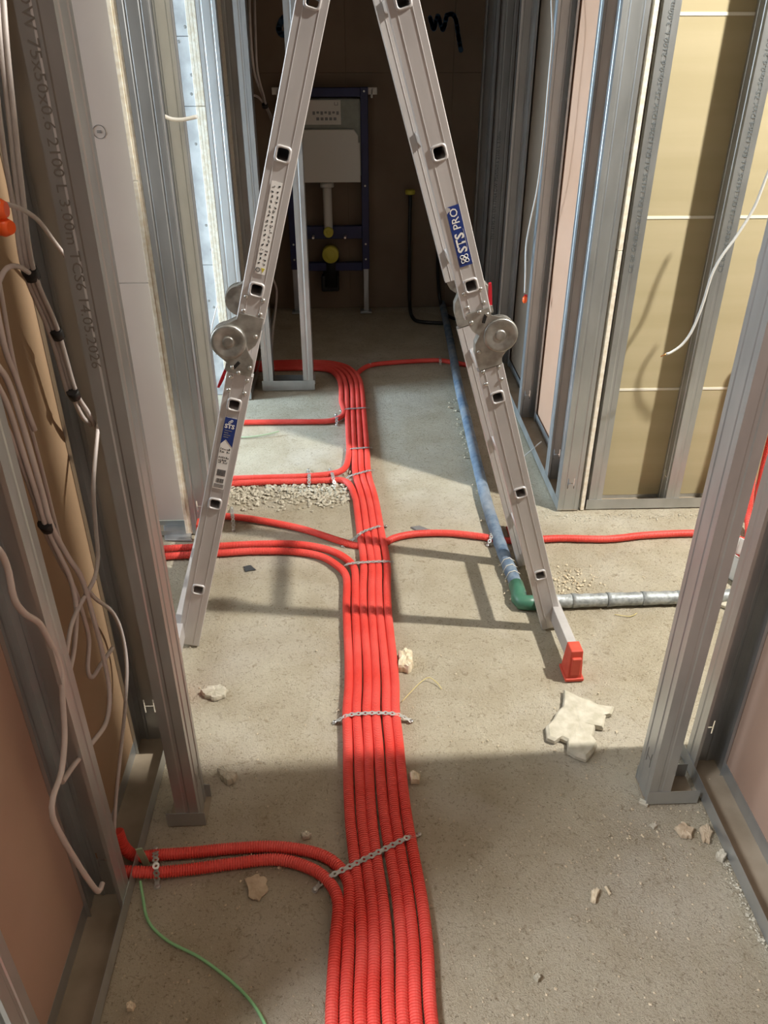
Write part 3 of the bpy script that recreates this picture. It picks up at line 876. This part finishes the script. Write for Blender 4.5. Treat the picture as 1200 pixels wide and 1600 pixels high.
mb = MB(); mb.lathe([(.050, .04), (.050, -.028), (.044, -.034), (.032, -.030), (.030, -.034), (.004, -.035)], 24, T((.004, -.03, .366))); mb.build('drain_cap', M_YEL, we)
mb = MB(); mb.tube([(.004, .01, .366), (.004, .02, .30), (.0, .02, .16)], .050, 16); mb.build('drain_elbow', M_BLACK, we)
mb = MB(); mb.box((-.06, -.01, .13), (.05, .05, .23)); mb.build('drain_socket', M_BLACK, we, bevel=.01)
for x in (-.095, .095):
    mb = MB(); mb.lathe([(.008, 0), (.008, -.055), (.006, -.058)], 10, T((x, -.02, .47))); mb.build('threaded_rod', M_RIVET, we)

# printed stamp on the pink board, screw dots on the white wall
c = yp(155, 206, 2.4494)
mb = MB(); mb.tube([c + Vector((.017*math.cos(t*math.pi/12), 0, .017*math.sin(t*math.pi/12))) for t in range(25)], .0007, 5, False)
mb.box((-.006, -.0008, -.003), (.006, .0, -.0005), T(c)); mb.box((-.006, -.0008, .001), (.006, .0, .0035), T(c))
mb.build('printed_stamp', M_SGREY, bpy.data.objects['wall_left_hall'])
for u, v in ((289,42),(279,65),(299,117),(299,147),(306,225),(316,240),(322,352),(330,390),(326,470),(334,480)):
    mb = MB(); mb.lathe([(.006, 0), (.004, -.001)], 8, T(yp(u, v, 3.6598))); mb.build('screw_dot', M_SGREY, bpy.data.objects['wall_left_room'])

# blue spray marks on the back wall
ws = bpy.data.objects['wall_back']
def spray(px_, r=.012):
    mb = MB(); P = crom([yp(u, v, 5.0885) for u, v in px_], .006)
    n = 6
    for p in P:
        mb.lathe([(r*random.uniform(.9, 1.15), -.0003), (r*.95, -.0004)], 10, T(p))
    mb.build('spray_mark', M_SPRAY, ws)
spray([(672,28), (678,45), (684,26), (692,46), (698,24)]); spray([(698,24), (706,22), (712,30), (716,55), (720,78)])
spray([(452,18), (446,26), (438,36), (436,48), (442,54), (449,50)], .016); spray([(447,22), (447,44)], .014)

# ------------------------------------------------------------------ cables
def cable(pts, r, label, m=M_CABLE, name='cable', group=None, cat='cable'):
    mb = MB(); mb.tube(crom(pts, .01), r, 8)
    return tag(mb.build(name, m), label, cat, group)
GC = 'grey cables on the left wall'
def XC(l, X=-.505, dx=0): return [xp(u, v, X + (dx*i/len(l) if dx else 0)) for i, (u, v) in enumerate(l)]
cable(XC([(2,-60),(10,60),(22,180),(34,290),(52,420),(90,515),(118,610),(138,645),(152,672)], -.498), .0042, 'outer grey cable of the taped run down the dark stud', group=GC)
cable(XC([(-8,-60),(0,60),(14,180),(27,300),(45,422),(84,517),(112,612),(128,650),(142,664)], -.506), .0042, 'inner grey cable of the taped run down the dark stud', group=GC)
cable(XC([(-6,60),(-4,150),(10,260),(24,340),(38,424),(78,522),(106,616)], -.512), .0040, 'third grey cable taped behind the other two on the dark stud', group=GC)
cable(XC([(-10,316),(18,321),(40,330),(62,347),(85,378),(102,400)], -.485), .0036, 'short grey cable arching from the orange plug to the jamb stud', group=GC)
cable(XC([(45,426),(28,416),(12,418),(2,432),(-4,455),(-6,520)], -.50), .0038, 'grey cable looping left out of the topmost black tape', group=GC)
cable(XC([(-8,470),(8,545),(25,590),(42,640),(54,672)], -.495), .0045, 'grey cable with a cut end hanging in front of the tan board', group=GC)
cable(XC([(-5,600),(14,640),(38,715),(62,790),(72,822),(92,866),(110,905),(119,950),(116,1010),(106,1062),(99,1100),(101,1140)], -.492), .0046, 'grey cable left of three under the lowest black tape', group=GC)
cable(XC([(-5,570),(14,600),(40,680),(66,770),(80,820),(105,868),(128,905),(146,965),(160,1020),(171,1080),(166,1128),(142,1163),(118,1192),(97,1222)], -.484), .0046, 'grey cable swinging out in the widest loop on the left wall', group=GC)
cable(XC([(-5,640),(20,690),(50,770),(68,824),(90,870),(116,920),(131,965),(139,1000),(137,1045),(144,1058),(158,1038),(176,1012)], -.500), .0042, 'grey cable ending in a small hook in front of the tan board', group=GC)
cable(XC([(156,640),(151,690),(146,760),(150,830),(153,870),(147,905),(128,940),(112,975),(104,1020),(100,1060),(103,1085)], -.488), .0040, 'grey cable curving back from the jamb stud to the loops', group=GC)
cable(XC([(-6,855),(4,868),(14,895),(22,935),(38,958),(62,975),(82,1012),(95,1045),(98,1095),(101,1150),(96,1205),(83,1245),(82,1275),(98,1310),(122,1350),(142,1380),(154,1393),(160,1380)], -.478), .0048, 'lowest grey cable snaking down to the near left stud foot', group=GC)
cable(XC([(136,920),(150,936),(175,956),(190,988),(198,1040),(195,1110),(187,1190),(181,1250),(178,1300)], -.515), .0040, 'grey cable running down into the upturned red conduit', group=GC)
cable(XC([(-6,410),(4,470),(20,560),(40,640),(62,720),(82,800),(95,850)], -.535), .0036, 'dark thin cable close against the tan board', group=GC)
def tape(u, v, X, r, ang, label):
    c = xp(u, v, X)
    d = Vector((0, math.cos(math.radians(ang)), math.sin(math.radians(ang))))
    mb = MB(); pts = [c - d*.009, c + d*.009]
    mb.tube(pts, r, 12)
    tag(mb.build('black_tape', M_TAPE), label, 'tape', 'black tape round the cables')
tape(48, 427, -.505, .0125, -62, 'topmost black tape band round the left cables')
tape(89, 521, -.502, .0105, -62, 'middle black tape band round the left cables')
tape(115, 616, -.502, .0105, -62, 'third black tape band where the cables fork')
tape(73, 821, -.492, .0118, -60, 'lowest black tape band holding three cables')
# orange plug at the frame edge
oe = empty('orange_plug'); tag(oe, 'bright orange plug at the left picture edge with a grey cable', 'plug')
c = xp(0, 340, -.49)
mb = MB(); mb.lathe([(.010, -.012), (.014, -.006), (.015, .006), (.011, .012)], 14, T(c + Vector((0, 0, .011))) @ R('Z', 90)); mb.build('plug_body', M_ORANGE, oe)
mb = MB(); mb.lathe([(.009, -.014), (.013, -.004), (.012, .010)], 14, T(c + Vector((0, .003, -.013))) @ R('Z', 70)); mb.build('plug_clip', M_ORANGE, oe)

# corridor cables
cable([xp(u, v, -.46) for u, v in ((389,-30),(391,40),(397,110),(410,150),(414,164),(424,188),(436,215),(444,250))], .006, 'left one of two dim cables hanging behind the left ladder leg')
cable([xp(u, v, -.45) for u, v in ((397,-30),(399,50),(402,110),(412,150),(416,164),(428,190),(440,215),(448,245))], .006, 'right one of two dim cables hanging behind the left ladder leg')
cable([xp(u, v, -.47) for u, v in ((414,163),(402,151),(392,150),(386,162),(387,195),(391,240))], .006, 'dim cable looping off the tie behind the left ladder leg')
tape(414, 165, -.455, .016, -60, 'small dark tie on the cables behind the left ladder leg')
cable([xp(u, v, -.42) for u, v in ((424,430),(432,452),(431,480),(426,520),(424,560),(422,582))], .0055, 'grey cable hanging inside the small steel frame')
cable([yp(u, v, 2.66) for u, v in ((256,181),(268,186),(284,187),(300,184),(308,182))], .0055, 'white wire stub sticking out of the dark doorway stud', M_WCABLE)
cable([yp(u, v, 3.60) for u, v in ((344,462),(336,490),(330,520),(331,560))], .003, 'thin grey wire curved against the white wall behind the ladder', M_CABLE)
# right wires
k = cable([xp(u, v, .70) for u, v in ((861,-40),(862,10),(863,60),(857,130),(849,220),(840,292),(829,345),(822,385),(821,430),(820,458))], .0036, 'thin white wire hanging down the right corridor studs', M_WCABLE)
oc = empty('wire_connector'); tag(oc, 'orange wire connector at the end of the thin hanging wire', 'connector')
c = xp(820, 468, .70)
mb = MB(); mb.lathe([(.006, -.014), (.010, -.006), (.010, .008), (.005, .014)], 10, T(c) @ R('X', 90)); mb.build('connector_body', M_ORANGE, oc)
mb = MB(); mb.box((-.003, -.004, .006), (.008, .004, .020), T(c)); mb.build('connector_lever', M_LEVER, oc)
cable([yp(u, v, 2.40) for u, v in ((1222,225),(1200,270),(1178,325),(1150,370),(1128,400),(1112,430),(1098,475),(1082,515),(1066,538),(1048,551),(1041,553))], .0044, 'white cable with bare end looping in front of the cream wall', M_WCABLE)
cable([yp(u, v, 2.40) for u, v in ((1041,553),(1036,555.5),(1032,557))], .0022, 'bare copper tip of the white cable by the cream wall', M_COPPER, 'cable_tip')
cable([yp(u, v, 2.38) for u, v in ((1215,350),(1195,380),(1184,410),(1184,440),(1200,465))], .0044, 'short white cable loop at the right picture edge', M_WCABLE)
cable([yp(u, v, 2.44) for u, v in ((1205,755),(1190,752),(1180,758),(1183,766),(1205,770))], .005, 'loop of grey cable on the track at the right edge', M_WCABLE)
cable([gp(818,714,.012), gp(832,702,.03), gp(846,690,.05)], .0028, 'short white wire lying across the right corridor track', M_WCABLE)

# ------------------------------------------------------------------ loose things on the floor
def slab(px_, label, th=.014, m=M_PLAST, name='plaster_chunk', cat='debris', rough=1.0, group='loose plaster pieces'):
    rnd = random.Random(label)
    C0 = [gp(u, v, 0) for u, v in px_]
    c = sum(C0, Vector()) / len(C0)
    size = max((p - c).length for p in C0)
    k = 1 if len(C0) > 12 else (4 if rough else 1)
    P = []
    for i, p in enumerate(C0):                         # broken outline: every side gets small irregular steps
        q = C0[(i+1) % len(C0)]
        for j in range(k):
            w_ = p.lerp(q, j / k)
            P.append(w_ + (w_ - c).normalized() * size * (rnd.uniform(-.10, .05) if j else 0) * rough)
    n = len(P)
    bm = bmesh.new()
    def ringv(f, zf, jz):
        return [bm.verts.new((c.x + (p.x-c.x)*f*(1+rnd.uniform(-.03, .03)*rough), c.y + (p.y-c.y)*f*(1+rnd.uniform(-.03, .03)*rough), .001 + th*zf*(1+rnd.uniform(-jz, jz)*rough))) for p in P]
    R_ = [[bm.verts.new((p.x, p.y, .0008)) for p in P], ringv(.99, .55, .25), ringv(.91, .92, .12), ringv(.62, 1.0, .10), ringv(.30, 1.03, .10)]
    bm.faces.new(R_[0][::-1])
    ctr = bm.verts.new((c.x, c.y, .001 + th))
    for a_, b_ in zip(R_, R_[1:]):
        for i in range(n):
            j = (i+1) % n
            bm.faces.new((a_[i], a_[j], b_[j], b_[i]))
    for i in range(n): bm.faces.new((R_[-1][i], R_[-1][(i+1) % n], ctr))
    bmesh.ops.recalc_face_normals(bm, faces=bm.faces)
    me = bpy.data.meshes.new(name); bm.to_mesh(me); bm.free()
    o = place(me, name, m)
    return tag(o, label, cat, group)
slab([(880,1081),(893,1087),(905,1093),(920,1097),(935,1105),(960,1108),(955,1120),(946,1122),(942,1142),(930,1140),(924,1163),(933,1167),(926,1180),(915,1192),(898,1186),(886,1178),(886,1163),(875,1158),(866,1163),(854,1158),(852,1140),(864,1128),(868,1118),(878,1108),(880,1095)], 'large jagged white plaster slab lying before the red ladder foot', .015, rough=.45)
slab([(622,1026),(634,1022),(645,1027),(646,1045),(638,1053),(622,1050)], 'blocky cream stone touching the right side of the bundle', .026, M_STONE, 'stone_chunk')
slab([(313,1083),(326,1076),(345,1073),(358,1082),(352,1091),(335,1096),(320,1092)], 'flat cream plaster piece near the left ladder leg', .012)
slab([(340,1208),(347,1203),(358,1209),(372,1214),(366,1225),(356,1228),(346,1220)], 'knobbly plaster piece right of the left door jamb', .018)
slab([(639,1213),(646,1209),(657,1216),(655,1226),(642,1226)], 'small beige stone by the shade edge right of the bundle', .016, M_STONE, 'stone_chunk')
slab([(382,1375),(400,1366),(416,1372),(420,1392),(405,1410),(388,1402)], 'flat brownish plaster flake below the near left conduits', .004, M_FLAKE)
slab([(470,1306),(480,1301),(487,1306),(483,1312),(473,1313)], 'small chip beside the near end of the diagonal strap', .010)
slab([(1070,1186),(1080,1180),(1088,1190),(1084,1206),(1074,1202)], 'white plaster chip behind the right door jamb', .02)
slab([(1053,1296),(1066,1288),(1084,1298),(1080,1312),(1064,1310)], 'curled brown chip leftmost of the cluster by the right track', .010, M_FLAKE)
slab([(1092,1296),(1104,1290),(1113,1303),(1108,1320),(1097,1316)], 'curled brown chip in the middle of the cluster by the right track', .010, M_FLAKE)
slab([(1118,1336),(1127,1332),(1134,1340),(1128,1349),(1119,1346)], 'round white pebble against the right track', .014)
slab([(923,1395),(932,1390),(937,1394),(930,1413),(922,1410)], 'small brick shaped chip alone on the shaded floor', .009, M_STONE)
slab([(944,1387),(947,1385),(955,1398),(952,1400)], 'thin splinter beside the brick shaped chip', .003, M_STONE)
slab([(833,1529),(840,1524),(845,1530),(840,1536)], 'white pebble on the lit floor at the lower right', .010)
slab([(198,1572),(206,1567),(213,1573),(208,1582),(199,1581)], 'pebble by the left track at the bottom edge', .011, M_STONE)
slab([(1000,1248),(1014,1256),(1011,1262),(998,1256)], 'thin chip at the foot of the right jamb track', .004)
slab([(1014,1290),(1022,1287),(1028,1291),(1021,1297)], 'pale round chip between the bundle and the right track', .005)
slab([(641,825),(655,823),(673,829),(668,832),(650,830)], 'dark splinter lying behind the crossing conduit', .005, M_SGREY)
slab([(380,886),(392,884),(400,891),(384,894)], 'dark flake on the bright floor below the ladder leg', .003, M_INK)
slab([(255,822),(298,818),(300,846),(258,845)], 'bent sheet metal offcut under the pink board', .004, M_GALV, 'metal_offcut', 'offcut', rough=0, group=None)
slab([(1108,938),(1116,932),(1150,934),(1152,948),(1140,954),(1118,946)], 'white scrap under the green coupling', .012)

def crumbs(name, label, n, region, smin, smax, m, cat='rubble'):
    mb = MB(); rnd = random.Random(name)
    for i in range(n):
        u, v = region(rnd)
        p = gp(u, v, 0)
        s = rnd.uniform(smin, smax) * rnd.random()**.5
        Q = [Vector((rnd.uniform(.6, 1)*s*a, rnd.uniform(.6, 1)*s*b, rnd.uniform(.3, .7)*s*c)) for a, b, c in ((1,0,0),(-1,0,0),(0,1,0),(0,-1,0),(0,0,1.2),(0,0,-.6))]
        M = T((p.x, p.y, s*.25)) @ R('Z', rnd.uniform(0, 360)) @ R('X', rnd.uniform(-25, 25))
        mb.add([M @ q for q in Q], [(0,2,4),(2,1,4),(1,3,4),(3,0,4),(2,0,5),(1,2,5),(3,1,5),(0,3,5)])
    o = mb.build(name, m); o['kind'] = 'stuff'; o['label'] = label; o['category'] = cat
    return o
crumbs('screed_rubble', 'strip of crushed white screed rubble below the twisted conduit pair', 900, lambda r: (r.uniform(355, 548), 762 + r.gauss(0, 9) + r.random()**2*22), .004, .016, M_PLAST)
crumbs('floor_crumbs', 'fine plaster crumbs scattered over the concrete floor', 1500, lambda r: (r.uniform(180, 1190), 640 + 960*r.random()**.8), .001, .0048, M_STONE, 'crumbs')
crumbs('jamb_crumbs', 'crumbs scattered around the right door jamb foot', 240, lambda r: (r.gauss(1000, 75), r.gauss(1270, 60)), .001, .006, M_STONE, 'crumbs')
crumbs('track_dust', 'white crumbs along the foot of the right corridor track and cream wall', 260, lambda r: (r.uniform(850, 1110), 803 + abs(r.gauss(0, 5))), .001, .006, M_PLAST, 'crumbs')
crumbs('pipe_rubble', 'small rubble along the left side of the blue pipe', 220, lambda r: (lambda t: (712 + 96*t - 6 + r.gauss(0, 5), 620 + 320*t))(r.random()), .002, .009, M_STONE, 'rubble')
crumbs('gravel_patch', 'patch of yellowish gravel behind the right ladder leg', 200, lambda r: (r.gauss(890, 28), r.gauss(908, 12)), .002, .008, M_STONE, 'rubble')
crumbs('bundle_dust', 'dust crumbs along the left side of the conduit bundle', 240, lambda r: (lambda t: (541 - 14*t + r.gauss(0, 3), 700 + 420*t))(r.random()), .001, .005, M_PLAST, 'crumbs')

crumbs('track_flakes', 'pale flakes along the outer lip of the right wall track', 160, lambda r: (lambda t: (1118 + 84*t + r.gauss(0, 4), 1310 + 190*t))(r.random()), .001, .006, M_PLAST, 'crumbs')
# green string, strip, straws
cable([gp(219,1376,.02), gp(223,1400,.004), gp(232,1440,.003), gp(262,1470,.003), gp(310,1495,.004), gp(355,1528,.003), gp(390,1562,.003), gp(412,1596,.003), gp(428,1640,.003)], .0030, 'pale green string trailing over the floor at the lower left', M_STRING, 'string', cat='string')
mb = MB(); mb.box((-.007, -.0015, 0), (.007, .0015, .085), T(gp(230, 1352, .004)) @ R('X', 14) @ R('Z', 10))
tag(mb.build('plastic_strip', M_GSTRIP, bevel=.001), 'pale green plastic strip upright behind the near left conduits', 'strip')
cable([gp(628,1096,.003), gp(645,1078,.008), gp(662,1062,.012), gp(672,1059,.012), gp(684,1068,.006), gp(690,1077,.002)], .0012, 'bent dry straw beside the bundle', M_STRAW, 'straw', cat='straw')
cable([gp(350,681,.004), gp(385,683,.006), gp(415,679,.010), gp(436,674,.014)], .0035, 'pale bent strip on the bright floor behind the ladder', M_GSTRIP, 'plastic_strip', cat='strip')
cable([gp(960,960,.002), gp(985,963,.003), gp(995,958,.003)], .0012, 'short straw on the floor right of the ladder', M_STRAW, 'straw', cat='straw')

# white installation box with open flaps behind the right jamb
bx = empty('installation_box', T(gp(1150, 892, 0)) @ R('Z', 28)); tag(bx, 'white installation box with open flaps behind the right door jamb', 'box')
def bpan(lo, hi, M, name):
    mb = MB(); mb.box(lo, hi, M); mb.build(name, M_CARD, bx)
I4 = Matrix.Identity(4)
bpan((-.055, -.05, 0), (.055, -.048, .085), I4, 'side'); bpan((-.055, .048, 0), (.055, .05, .085), I4, 'side')
bpan((-.055, -.05, 0), (-.053, .05, .085), I4, 'side'); bpan((.053, -.05, 0), (.055, .05, .085), I4, 'side')
bpan((-.055, -.05, 0), (.055, .05, .002), I4, 'bottom')
bpan((-.055, 0, 0), (.055, .002, .05), T((0, -.05, .085)) @ R('X', 55), 'flap')
bpan((0, -.05, 0), (.002, .05, .05), T((-.055, 0, .085)) @ R('Y', -50), 'flap')
